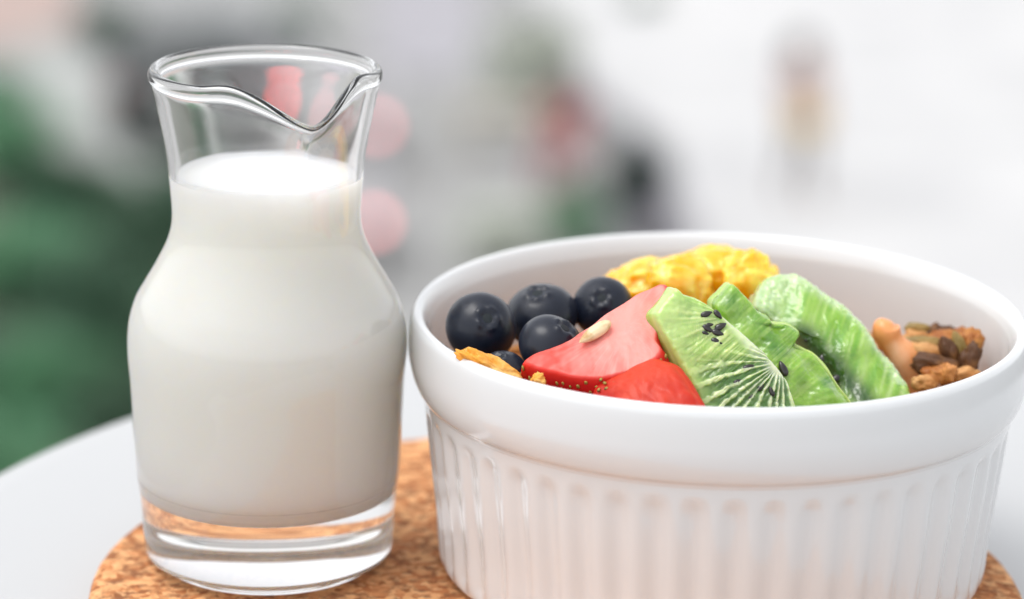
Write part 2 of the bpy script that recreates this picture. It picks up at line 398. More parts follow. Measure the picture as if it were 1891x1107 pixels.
# far slice, thick and leaning right
n3 = V3(.10, -.70, .70); P3 = at_y(1540, 640, -.009)
def c3(px, t, s):
    n_ = nz((px[0]*.018, px[1]*.018, s*2), 1, 21); f = nz((px[0]*.05, px[1]*.012, s), 1, 22)
    dl = (px[0]-1395)*.70-(px[1]-545)*.72                    # >0 towards the outer edge
    c = lerp(KD, KG, .45+ss(.0, .35, t*.5)+n_*.5); g_ = nz(((px[0]*.9+px[1]*.3)*.11, (px[1]-px[0]*.4)*.012, s), 1, 27); c = lerp(c, (.40, .60, .14), ss(-.3, .4, f)*.5); c = lerp(c, (.55, .70, .30), ss(.0, .5, g_)*.55); c = lerp(c, (.13, .36, .04), ss(.0, .5, -g_)*.5)
    up = ss(.58, .86, t) if px[1] < 715 and (px[0]-1395)*.76+545-px[1]+8 > -70 else 0  # pale band: light on the sky-facing upper edge, put into the flesh colour
    c = lerp(c, (.55, .68, .42), up*(.75+.45*nz((px[0]*.09, px[1]*.09, 0), 1, 28))); c = lerp(c, (.02, .07, .012), .92*math.exp(-((((px[0]-1484)*105-(px[1]-620)*90)/138)/(20+10*n_))**2)*ss(585, 625, px[1]));  # dark streak by the seeds: shade between the slices, painted into the flesh
    return lerp(c, (.50, .63, .36), ss(.0, .3, s)*(1-ss(.5, 1, s))) if s > 0 else c
def d3(px, t, s):
    return nz((px[0]*.02, px[1]*.02, s*2), 1, 23)*.0010+nz((px[0]*.06, px[1]*.03, s*5), 1, 24)*.00030+(.00035*nz((px[0]*.22, px[1]*.22, 1), 1, 29) if t > .7 else 0)+nz((px[0]*.16, px[1]*.16, s*5), 1, 25)*.00012
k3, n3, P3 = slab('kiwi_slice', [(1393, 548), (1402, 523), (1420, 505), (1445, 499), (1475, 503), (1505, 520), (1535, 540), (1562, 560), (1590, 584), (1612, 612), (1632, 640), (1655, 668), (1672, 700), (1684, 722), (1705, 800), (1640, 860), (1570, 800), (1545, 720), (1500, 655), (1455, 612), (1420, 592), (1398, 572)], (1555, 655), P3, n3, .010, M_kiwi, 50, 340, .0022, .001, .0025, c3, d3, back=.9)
tag(k3, 'thick kiwi slice at the back with skylight painted pale along its upper edge', 'kiwi slice', KGRP)
for x, y, a, z_ in ((1491, 626, .5, .9), (1511, 640, 1.0, .8), (1519, 661, .3, 1), (1551, 681, .4, .9), (1546, 699, .9, 1.1), (1561, 697, .3, .8), (1566, 716, 1.2, 1)):
    put_seed(k3, KSEED, x, y, P3, n3, a, z_, .0004)

# strawberries
M_berry = mat('strawberry_flesh', (.8, .1, .07), .45, spec=.22, sss=.35, sr=(1, .25, .15), sscale=.002, attr=True, coat=.08, bump=(700, .3, .0002))
M_ach = mat('strawberry_seed', (.40, .27, .05), .5, vary=(500, (.12, .09, .02), .4, .6))
ACH = ico('strawberry_seed', 1, lambda v: Vector((v.x*.00034, v.y*.00018, v.z*.00048))); ACH.materials.append(M_ach)
def cb(face, rim, skin, hx, hy, rad, fib=1.0):
    def f(px, t, s):
        n_ = nz((px[0]*.02, px[1]*.02, 0), 1, 31); q = math.hypot(px[0]-hx, px[1]-hy)/rad
        if s > 0: return lerp(rim, skin, ss(0, .12, s))
        an = math.atan2(px[1]-hy, px[0]-hx); fb_ = nz((math.cos(an)*14, math.sin(an)*14, q*1.5), 1.6, 35)
        c = lerp(face[0], face[1], ss(.2, 1.1, q)+n_*.5+.25*nz((px[0]*.09, px[1]*.05, 3), 1, 33)+fib*.30*fb_)
        c = lerp(c, (.93, .62, .54), fib*.20*ss(.15, .6, fb_+.4*n_)*(1-ss(.5, .9, q)))
        return lerp(c, rim, ss(.93, 1, t))
    return f
def db(a): return lambda px, t, s: (nz((px[0]*.03, px[1]*.03, s*2), 1, 41)*.00035+nz((px[0]*.1, px[1]*.1, s*4), 1, 42)*.0001)*a
SKIN = (.62, .012, .012); RIMC = (.72, .03, .02)
nS = V3(-.16, -.50, .85); PS = at_y(1090, 660, -.033)
s1, nS, PS = slab('strawberry_piece', [(965, 667), (980, 658), (1015, 643), (1055, 625), (1086, 604), (1108, 588), (1140, 566), (1175, 545), (1205, 529), (1222, 522), (1232, 528), (1231, 550), (1222, 590), (1213, 625), (1222, 645), (1208, 664), (1170, 684), (1125, 696), (1075, 698), (1030, 692), (990, 680), (970, 672)], (1120, 630), PS, nS, .011, M_berry, 34, 260, .0008, .0016, .0005, cb(((.82, .31, .27), (.66, .075, .055)), RIMC, SKIN, 1165, 600, 170), db(1), back=.72)
tag(s1, 'large pink strawberry piece with a cut face carrying a pale seed', 'strawberry piece', 'strawberry pieces in the bowl')
def skin_seeds(par, out, ctr, P, n, ks, th, bulge, back, N, rnd, me=ACH):
    oc = crom_closed(out, N); c = on_plane(ctr[0], ctr[1], P, n)
    for i, s in ks:
        O = on_plane(oc[i][0], oc[i][1], P, n); q = O-c; L = q.length
        p = c+q*(1+(bulge*math.sin(math.pi*s)-.00002)/L)*(1-(1-back)*s**2)-n*(.0005+(th-.0005)*s)
        o = bpy.data.objects.new('seed', me); C.objects.link(o); o.parent = par
        out_ = q.normalized(); a = n; b = a.cross(out_).normalized(); out_ = b.cross(a)
        o.matrix_local = Matrix.Translation(p) @ Matrix((b, out_, a)).transposed().to_4x4() @ Matrix.Rotation(rnd.uniform(-.4, .4), 4, 'Y') @ Matrix.Scale(rnd.uniform(.8, 1.6), 4)
rnd = random.Random(5)
S1OUT = [(965, 667), (980, 658), (1015, 643), (1055, 625), (1086, 604), (1108, 588), (1140, 566), (1175, 545), (1205, 529), (1222, 522), (1232, 528), (1231, 550), (1222, 590), (1213, 625), (1222, 645), (1208, 664), (1170, 684), (1125, 696), (1075, 698), (1030, 692), (990, 680), (970, 672)]
ks = []
for i in range(0, 60):
    for s in (.10, .24, .38):
        ii = 158+i*1.75+(3 if s == .24 else 0)+rnd.uniform(-3, 3)
        if i % 3 == 0: ks.append((int(ii) % 260, s+rnd.uniform(-.06, .06)))
skin_seeds(s1, S1OUT, (1120, 630), PS, nS, ks, .011, .0016, .72, 260, rnd)
nT = V3(-.30, -.62, .72); PT = at_y(1180, 720, -.0405)
S2OUT = [(1092, 728), (1100, 711), (1122, 697), (1155, 681), (1190, 664), (1212, 659), (1238, 668), (1258, 690), (1275, 718), (1290, 742), (1300, 800), (1210, 830), (1120, 800), (1095, 760)]
s2, nT, PT = slab('strawberry_piece', S2OUT, (1190, 735), PT, nT, .009, M_berry, 30, 220, .0022, .0015, .0012, cb(((.60, .050, .018), (.44, .008, .005)), RIMC, SKIN, 1205, 685, 130, .12), db(1.2), back=.7)
tag(s2, 'red strawberry piece at the front, wedged against the front kiwi slice', 'strawberry piece', 'strawberry pieces in the bowl')
for x, y in ((1168, 719), (1201, 728), (1112, 706), (1122, 722), (1133, 728), (1108, 725), (1147, 726), (1119, 712), (1136, 712)):
    o = put_seed(s2, ACH, x, y, PT, nT, rnd.uniform(0, 3), 1.25 if x in (1168, 1201) else 1.0, .0014 if x in (1168, 1201) else .0009)
nU = V3(-.1, -.8, .5); PU = at_y(1215, 650, -.030)
s3, nU, PU = slab('strawberry_piece', [(1196, 652), (1207, 640), (1222, 633), (1240, 648), (1248, 672), (1238, 690), (1210, 690), (1200, 668)], (1220, 662), PU, nU, .007, M_berry, 14, 90, .001, .001, .001, cb(((.70, .03, .02), (.55, .012, .01)), RIMC, SKIN, 1215, 655, 40, .1), db(1), back=.8)
tag(s3, 'small dark red strawberry bit peeping out beside the front kiwi slice', 'strawberry piece', 'strawberry pieces in the bowl')
for x, y in ((1208, 650), (1216, 658), (1212, 642)): put_seed(s3, ACH, x, y, PU, nU, .4, .8, .0008)
# sunflower kernel on the strawberry
M_kern = mat('sunflower_kernel', (.80, .62, .38), .5, vary=(260, (.52, .32, .13), .48, .62), coat=.15)
def fk(v):
    z = v.z; q = max(1e-4, math.hypot(v.x, v.y))
    p = (1-abs(z)**3.2)**.55 if z > 0 else (1-abs(z)**1.7)**.8
    return Vector((v.x/q*.00135*p, v.y/q*.00105*p*(1+.12*nz(v, 5, 3)), z*.0037))
o = link('sunflower_kernel', ico('sunflower_kernel', 4, fk), M_kern)
_p = on_plane(1101, 626, PS, nS)+nS*.0018
_a = (on_plane(1131, 606, PS, nS)-on_plane(1073, 645, PS, nS)); _a = (_a-nS*_a.dot(nS)).normalized(); _b = _a.cross(nS)
o.matrix_world = Matrix.Translation(_p) @ Matrix((_b, nS, _a)).transposed().to_4x4()
tag(o, 'pale sunflower kernel lying on the pink strawberry face', 'sunflower kernel')

# blueberries
def blue_mat():
    m = bpy.data.materials.new('blueberry_skin'); m.use_nodes = True; t = m.node_tree; b = t.nodes['Principled BSDF']
    b.inputs['Roughness'].default_value = .42; b.inputs['Specular IOR Level'].default_value = .2; b.inputs['Coat Weight'].default_value = .4; b.inputs['Coat Roughness'].default_value = .2
    b.inputs['Sheen Weight'].default_value = .05; b.inputs['Sheen Roughness'].default_value = .4; b.inputs['Sheen Tint'].default_value = (.6, .62, .85, 1)
    tc = t.nodes.new('ShaderNodeTexCoord'); n = t.nodes.new('ShaderNodeTexNoise'); n.inputs['Scale'].default_value = 260; n.inputs['Detail'].default_value = 7
    oi = t.nodes.new('ShaderNodeObjectInfo'); ad = t.nodes.new('ShaderNodeVectorMath'); t.links.new(tc.outputs['Object'], ad.inputs[0]); t.links.new(oi.outputs['Location'], ad.inputs[1]); t.links.new(ad.outputs[0], n.inputs['Vector'])
    mr = t.nodes.new('ShaderNodeMapRange'); mr.inputs[1].default_value = .47; mr.inputs[2].default_value = .70; t.links.new(n.outputs['Fac'], mr.inputs[0])
    mx = t.nodes.new('ShaderNodeMix'); mx.data_type = 'RGBA'; mx.inputs[6].default_value = (.002, .004, .010, 1); mx.inputs[7].default_value = (.028, .038, .070, 1)
    t.links.new(mr.outputs[0], mx.inputs[0]); t.links.new(mx.outputs[2], b.inputs['Base Color']); return m
M_blue = blue_mat(); M_scar = mat('blueberry_scar', (.012, .018, .022), .8)
def fb(v):
    r = 1; q = math.hypot(v.x, v.y)
    k = 1-.11*math.exp(-((q)/.19)**2)*(v.z > 0)+(.085*math.exp(-(.0+(q-.29)/.08)**2)*(.6+.4*math.cos(5*math.atan2(v.y, v.x))) if v.z > 0 else 0)
    return Vector((v.x, v.y, v.z*.86))*k*(1+.015*nz(v, 1.5, 2))
BLUE = ico('blueberry', 5, fb); BLUE.materials.append(M_blue)
SCAR = ico('stem_scar', 2, lambda v: Vector((v.x*.19, v.y*.19*(1+.25*v.x), .785+.03*v.z))); SCAR.materials.append(M_scar)
BG = 'blueberries in the bowl'
for px, py, Y, r, scar, lab in (
    (888, 605, -.0095, .00665, (905, 583), 'leftmost blueberry against the bowl wall, its dark scar facing up'),
    (1000, 583, .0030, .00700, (985, 500), 'biggest blueberry, behind the others at the back'),
    (1113, 567, .0050, .00590, (1110, 545), 'blueberry behind the strawberry tip with its round scar showing'),
    (1018, 640, -.0200, .00635, (1060, 585), 'blueberry touching the large pink strawberry piece on its left'),
    (928, 693, -.0240, .00500, (915, 640), 'lowest blueberry, half hidden behind the golden flake at the rim')):
    b = bpy.data.objects.new('blueberry', BLUE); C.objects.link(b); c = at_y(px, py, Y)
    q = at_y(scar[0], scar[1], Y)-c; ql = min(.93, q.length/r); ax = (q.normalized()*ql-ray(px, py).normalized()*math.sqrt(max(.05, 1-ql*ql))).normalized()
    b.matrix_world = Matrix.Translation(c) @ ax.to_track_quat('Z', 'X').to_matrix().to_4x4() @ Matrix.Diagonal((r*(1+.04*math.sin(px)), r*(1-.05*math.cos(py)), r*(.98+.05*math.sin(px*1.7)), 1)) @ Matrix.Rotation(px, 4, 'Z')
    s_ = bpy.data.objects.new('stem_scar', SCAR); C.objects.link(s_); s_.parent = b
    tag(b, lab, 'blueberry', BG)

# yellow fruit chunks
M_mango = mat('yellow_fruit', (1.0, .47, .003), .22, sss=.8, sr=(1, .6, .1), sscale=.004, coat=.25, vary=(190, (.99, .73, .14), .40, .66), bump=(500, .25, .0005))
def lump(name, c, dims, seed, m, rough=.22, ang=0, tilt=0, sub=5, sq=.6):
    def f(v):
        w = Vector([math.copysign(abs(x)**sq, x) for x in v]); w = w/max(1, w.length**.5)
        k = 1+rough*nz(v, 1.6, seed)+rough*.45*nz(v, 4.5, seed+1)+rough*.15*nz(v, 11, seed+2)
        return Vector((w.x*dims[0], w.y*dims[1], w.z*dims[2]))*k
    o = link(name, ico(name, sub, f), m); o.location = c; o.rotation_euler = (tilt, ang, 0); return o
for i, (px, py, Y, d, a, lab) in enumerate((
    (1186, 530, .020, (.0078, .0070, .0050), -.25, 'leftmost yellow fruit chunk beside the far blueberry'),
    (1256, 532, .016, (.0078, .0070, .0064), .2, 'yellow fruit chunk behind the tip of the front kiwi slice'),
    (1328, 512, .020, (.0088, .0070, .0062), .1, 'topmost yellow fruit chunk at the back of the bowl'),
    (1384, 532, .013, (.0058, .0065, .0076), -.12, 'orange-yellow fruit chunk between the middle and far kiwi slices'))):
    o = lump('yellow_fruit_chunk', at_y(px, py, Y), d, 50+i*3, M_mango, .19, a, 0, 5, .8)
    tag(o, lab, 'fruit chunk', 'yellow fruit chunks at the back of the bowl')

# flakes, nut, granola
M_flake = mat('golden_flake', (.84, .35, .03), .55, vary=(260, (.88, .56, .18), .45, .68), bump=(900, .6, .0006), coat=.1)
o = lump('golden_flake', at_y(905, 680, -.0315), (.0070, .0026, .0021), 80, M_flake, .34, R(29), 0, 5, 1.0); tag(o, 'golden crinkled cereal flake leaning on the left of the bowl rim', 'cereal flake')
o = lump('cereal_crumb', at_y(993, 706, -.040), (.0014, .0012, .0016), 84, M_flake, .4); tag(o, 'tiny golden cereal crumb under the left end of the pink strawberry', 'cereal crumb')
M_cashew = mat('roasted_nut', (.82, .33, .11), .4, sss=.2, sscale=.001, coat=.25, vary=(120, (.86, .50, .30), .45, .65), bump=(500, .2, .0003))
V = []; F = []
pts = crom([(1640, 592), (1636, 606), (1645, 630), (1662, 652), (1676, 672), (1688, 700), (1694, 735)], 8)
rad = [.0004+.0027*min(1, math.sin(math.pi*min(.5, .06+i/len(pts)*1.6)))*(1.12-.35*math.exp(-((i-16)/8)**2)) for i in range(len(pts))]
tube(V, F, [at_y(x, y, .002) for x, y in pts], rad, 20); o = link('cashew_nut', mesh('cashew_nut', V, F), M_cashew); tag(o, 'curved orange-brown cashew nut standing beside the far kiwi slice', 'nut')
M_g = [mat('granola_brown', (.32, .095, .012), .6, vary=(300, (.52, .22, .05), .4, .6), bump=(900, .5, .0005)),
       mat('granola_dark', (.095, .036, .011), .6, vary=(300, (.22, .09, .02), .5, .7), bump=(900, .5, .0005)),
       mat('pumpkin_seed', (.22, .15, .03), .45, vary=(200, (.33, .20, .05), .4, .6), coat=.2),
       mat('oat', (.64, .34, .13), .7, vary=(300, (.46, .19, .05), .4, .6), bump=(900, .5, .0005)), mat('orange_granola', (.58, .24, .07), .6)]
for i, (px, py, Y, d, a, mi, nm, lab) in enumerate((
    (1694, 606, .010, (.0024, .0012, .0011), .05, 2, 'pumpkin_seed', 'olive pumpkin seed on top of the granola beside the cashew'),
    (1690, 622, .009, (.0026, .0016, .0013), .1, 3, 'oat_flake', 'pale oat flake under the topmost pumpkin seed'),
    (1708, 633, .006, (.0042, .0018, .0013), .06, 2, 'pumpkin_seed', 'dark olive pumpkin seed lying flat in the middle of the granola'),
    (1756, 630, .008, (.0044, .0022, .0018), .10, 0, 'granola_cluster', 'long brown granola cluster along the top of the heap'),
    (1716, 652, .002, (.0046, .0018, .0016), .25, 3, 'oat_flake', 'tan oat flake below the flat pumpkin seed'),
    (1757, 660, .000, (.0016, .0014, .0046), -.45, 1, 'granola_cluster', 'dark granola stick leaning across the heap'),
    (1775, 655, .001, (.0016, .0014, .0046), -.30, 2, 'pumpkin_seed', 'olive pumpkin seed standing beside the dark leaning stick'),
    (1793, 638, .003, (.0022, .0020, .0034), .15, 0, 'granola_cluster', 'rightmost brown granola cluster near the bowl wall'),
    (1790, 672, -.002, (.0020, .0016, .0040), .20, 1, 'granola_cluster', 'dark granola cluster low on the right'),
    (1724, 676, -.003, (.0044, .0024, .0024), .10, 1, 'granola_cluster', 'very dark granola cluster in the shade under the oat'),
    (1735, 692, -.006, (.0034, .0024, .0020), -.1, 0, 'granola_cluster', 'brown granola cluster low between the two pale oats'),
    (1754, 688, -.009, (.0013, .0012, .0018), 0, 4, 'granola_cluster', 'small bright orange granola piece just above the rim'),
    (1785, 694, -.006, (.0026, .0018, .0017), -.2, 3, 'oat_flake', 'pale oat flake at the right end of the granola, by the rim'),
    (1708, 708, -.008, (.0026, .0018, .0016), .1, 3, 'oat_flake', 'pale oat flake next to the foot of the cashew'),
    (1735, 645, .013, (.0040, .0020, .0046), .3, 1, 'granola_cluster', 'dark granola lump filling the back of the heap'),
    (1772, 650, .011, (.0034, .0020, .0046), -.2, 0, 'granola_cluster', 'brown granola lump behind the leaning stick'))):
    o = lump(nm, at_y(px, py, Y), d, 100+i*4, M_g[mi], .18 if mi == 2 else .35, a, 0, 4, .95); tag(o, lab, {'pumpkin_seed': 'pumpkin seed', 'granola_cluster': 'granola', 'oat_flake': 'oat flake'}[nm], 'granola pieces on the right of the bowl')
# the bed of granola everything lies on (one mass)
V = []; F = []; rnd = random.Random(11)
n = 60
for j in range(14):
    for k in range(n):
        a = 2*math.pi*k/n; rr = .053*j/13
        V.append(Vector((rr*math.cos(a), rr*math.sin(a), -.0175-.004*(j/13)+.0018*nz((rr*math.cos(a)*120, rr*math.sin(a)*120, 0)))))
for j in range(13):
    for k in range(n): F.append((j*n+k, j*n+(k+1) % n, (j+1)*n+(k+1) % n, (j+1)*n+k))
for q in range(420):
    a = rnd.uniform(0, 6.283); rr = .050*math.sqrt(rnd.random()); c = Vector((rr*math.cos(a), rr*math.sin(a), -.0165+rnd.uniform(-.002, .0015)))
    ax = Vector((rnd.gauss(0, 1), rnd.gauss(0, 1), rnd.gauss(0, .5))).normalized(); L = rnd.uniform(.0012, .0028)
    tube(V, F, [c-ax*L, c-ax*L*.5, c+ax*L*.5, c+ax*L], [.0004, .0011, .0011, .0004], 6)
o = link('granola', mesh('granola', V, F), M_g[0], None, (0, 0, RIM_Z)); tag(o, 'brown granola bed under the fruit in the bowl', 'granola', None, 'stuff')

# ------------------------------------------------------------------ the street below (all far out of focus)
def gp(px, py, z=0): q = g(px, py); return (q.x, q.y)
sheet('pavement', [gp(905, -160), gp(1000, 60), gp(1080, 190), gp(1195, 270), gp(1255, 420), gp(1300, 800), gp(2500, 900), gp(3000, 200), gp(2600, -160)], .12, M_plaza)
sheet('path', [gp(40, 60), gp(130, 100), gp(280, 240), gp(380, 350), gp(300, 380), gp(190, 300), gp(70, 170)], .03, M_kerb)
sheet('planting_bed', [gp(-700, 180), gp(60, 260), gp(330, 360), gp(400, 460), gp(420, 1300), gp(-700, 1300)], .016, M_soil)
M_brick = mat('brick_paving', (.42, .29, .25), .85, vary=(3, (.36, .30, .28), .4, .6))
sheet('brick_paving', [gp(-500, -120), gp(130, -120), gp(140, 40), gp(40, 90), gp(-500, 90)], .02, M_brick)
M_conc2 = mat('pale_concrete', (.36, .352, .38), .85, vary=(1, (.32, .31, .335), .4, .6))
sheet('side_path', [gp(690, -160), gp(880, -160), gp(885, 90), gp(840, 150), gp(690, 140)], .024, M_conc2)
# kerb along the pale pavement
kp = [gp(905, -160), gp(1000, 60), gp(1080, 190), gp(1195, 270), gp(1255, 420), gp(1300, 800)]
V = []; F = []
for (x0, y0), (x1, y1) in zip(kp, kp[1:]):
    d = Vector((x1-x0, y1-y0, 0)); L = d.length; d /= L; nn = Vector((d.y, -d.x, 0)); b = len(V)
    for s, z in ((-.15, 0), (-.15, .125), (0, .125), (0, 0)):
        V.append(Vector((x0, y0, GZ+z))+nn*s); V.append(Vector((x1, y1, GZ+z))+nn*s)
    for k in range(3): F.append((b+2*k, b+2*k+1, b+2*k+3, b+2*k+2))
o = link('kerb', mesh('kerb', V, F, False), M_conc2); tag(o, kind='structure')

M_leaf = [mat('leaves_dark', (.044, .118, .066), .55, vary=(3, (.07, .155, .085), .4, .6)), mat('leaves_mid', (.075, .24, .12), .55, vary=(3, (.11, .28, .13), .4, .6)),
          mat('leaves_grey', (.50, .54, .46), .6, vary=(3, (.56, .58, .52), .4, .6)), mat('leaves_deep', (.016, .058, .050), .6, vary=(3, (.03, .08, .065), .4, .6))]
M_bark = mat('bark', (.10, .075, .055), .9)
def foliage(name, n, seed, leaf=.07):
    r_ = random.Random(seed); V = []; F = []
    cl = [Vector((r_.gauss(0, 1), r_.gauss(0, 1), r_.gauss(0, 1))).normalized()*r_.uniform(.35, .80) for _ in range(26)]
    for i in range(n):
        c = cl[i % 26]+Vector((r_.gauss(0, .17), r_.gauss(0, .17), r_.gauss(0, .17)))
        a = Vector((r_.gauss(0, 1), r_.gauss(0, 1), r_.gauss(0, 1))).normalized(); b = a.orthogonal().normalized(); l = leaf*r_.uniform(.6, 1.3); k = len(V)
        V += [c-a*l, c+b*l*.45, c+a*l, c-b*l*.45]; F.append((k, k+1, k+2, k+3))
    return mesh(name, V, F, False)
FOL = {}
def shrub(px, py, w, h, kind, seed, label, group=None, lift=0):
    q = g(px, py); e = empty('shrub', q); tag(e, label, 'shrub', group)
    key = (seed % 3, kind)
    if key not in FOL: FOL[key] = foliage('foliage', 3800, seed % 3+1); FOL[key].materials.append(M_leaf[kind])
    o = link('foliage', FOL[key], None, e, (0, 0, lift+h/2)); o.scale = (w/2, w/2, h/2); o.rotation_euler = (0, 0, seed)
    V = []; F = []
    for i in range(5):
        a = seed+i*1.26; tube(V, F, [(0.03*math.cos(a), .03*math.sin(a), lift-.02), (w*.10*math.cos(a), w*.10*math.sin(a), lift+h*.4), (w*.24*math.cos(a), w*.24*math.sin(a), lift+h*.8)], [.025, .018, .008], 6)
    link('stem', mesh('stem', V, F), M_bark, e)
    return e
SG = 'dark green shrubs at the left below the table'
for i, (px, py, w, h, k, lab) in enumerate((
    (20, 330, 1.3, .9, 1, 'bright green shrub at the far left edge, beyond the darker ones'),
    (130, 440, 1.5, .9, 0, 'dark green shrub directly below the pale diagonal path'),
    (290, 480, 1.5, 1.0, 0, 'dark green shrub close behind the neck of the jug'),
    (30, 560, 1.5, .9, 1, 'mid green shrub at the left edge half way up the photo'),
    (190, 640, 1.6, 1.0, 0, 'dark green shrub left of the jug shoulder'),
    (350, 680, 1.6, 1.0, 0, 'dark green shrub mostly hidden behind the jug belly'),
    (10, 760, 1.5, .8, 0, 'dark green shrub low at the left edge, above the table'),
    (100, 800, 1.3, .9, 1, 'mid green shrub with a lighter patch above the table edge'),
    (270, 860, 1.6, 1.0, 0, 'dark green shrub right above the table edge beside the jug'),
    (-40, 960, 1.4, .9, 1, 'light green shrub in the corner over the left end of the table'))):
    shrub(px, py, w, h, k, i*2+1, lab, SG)
shrub(0, 200, .8, .5, 1, 13, 'light green shrub at the far left edge beside the pale path')
shrub(-30, 260, .9, .6, 1, 15, 'green shrub cut by the left edge of the photo near the path')
shrub(205, 90, 1.0, .65, 0, 3, 'dark green shrub at the top left beyond the grey car')
shrub(540, 100, .9, .7, 0, 8, 'dark green shrub at the top, behind the far rim of the jug')
shrub(975, 205, 1.5, 1.2, 2, 5, 'tall grey-green shrub at the top between road and pavement')
shrub(1185, 20, .6, .4, 0, 6, 'small dark shrub at the top edge on the white pavement')
shrub(930, 500, 1.15, .75, 2, 7, 'grey-green shrub right above the back left of the bowl')
shrub(1060, 480, .85, .8, 1, 9, 'green shrub just behind the bowl beside the dark planter')
# planter with dark shrub
q = g(1180, 455)
M_plant = mat('planter_stone', (.36, .34, .38), .8)
pl = link('planter', lathe('planter', [(.16, 0), (.25, .04), (.31, .38), (.33, .40), (.33, .44), (.28, .44), (.28, .38), (.01, .36)], 40), M_plant, None, q)
tag(pl, 'lavender-grey round stone planter holding a very dark shrub', 'planter')
shrub(1180, 455, .95, .80, 3, 4, 'very dark teal shrub growing out of the grey planter', None, .36)
shrub(1160, 440, .60, .50, 3, 10, 'dark teal shrub behind the grey planter', None, .35)
# bench
M_stone = mat('bench_stone', (.50, .46, .38), .8, vary=(6, (.42, .39, .33), .4, .6))
e = empty('stone_bench', g(925, 275), .15); tag(e, 'beige stone bench in front of the tall grey-green shrub', 'bench')
V = []; F = []; box(V, F, (0, 0, .44), (.95, .42, .09)); link('seat', mesh('seat', V, F, False), M_stone, e)
for x in (-.34, .34):
    V = []; F = []; box(V, F, (x, 0, .1975), (.12, .34, .395), None, .9); link('leg', mesh('leg', V, F, False), M_stone, e)

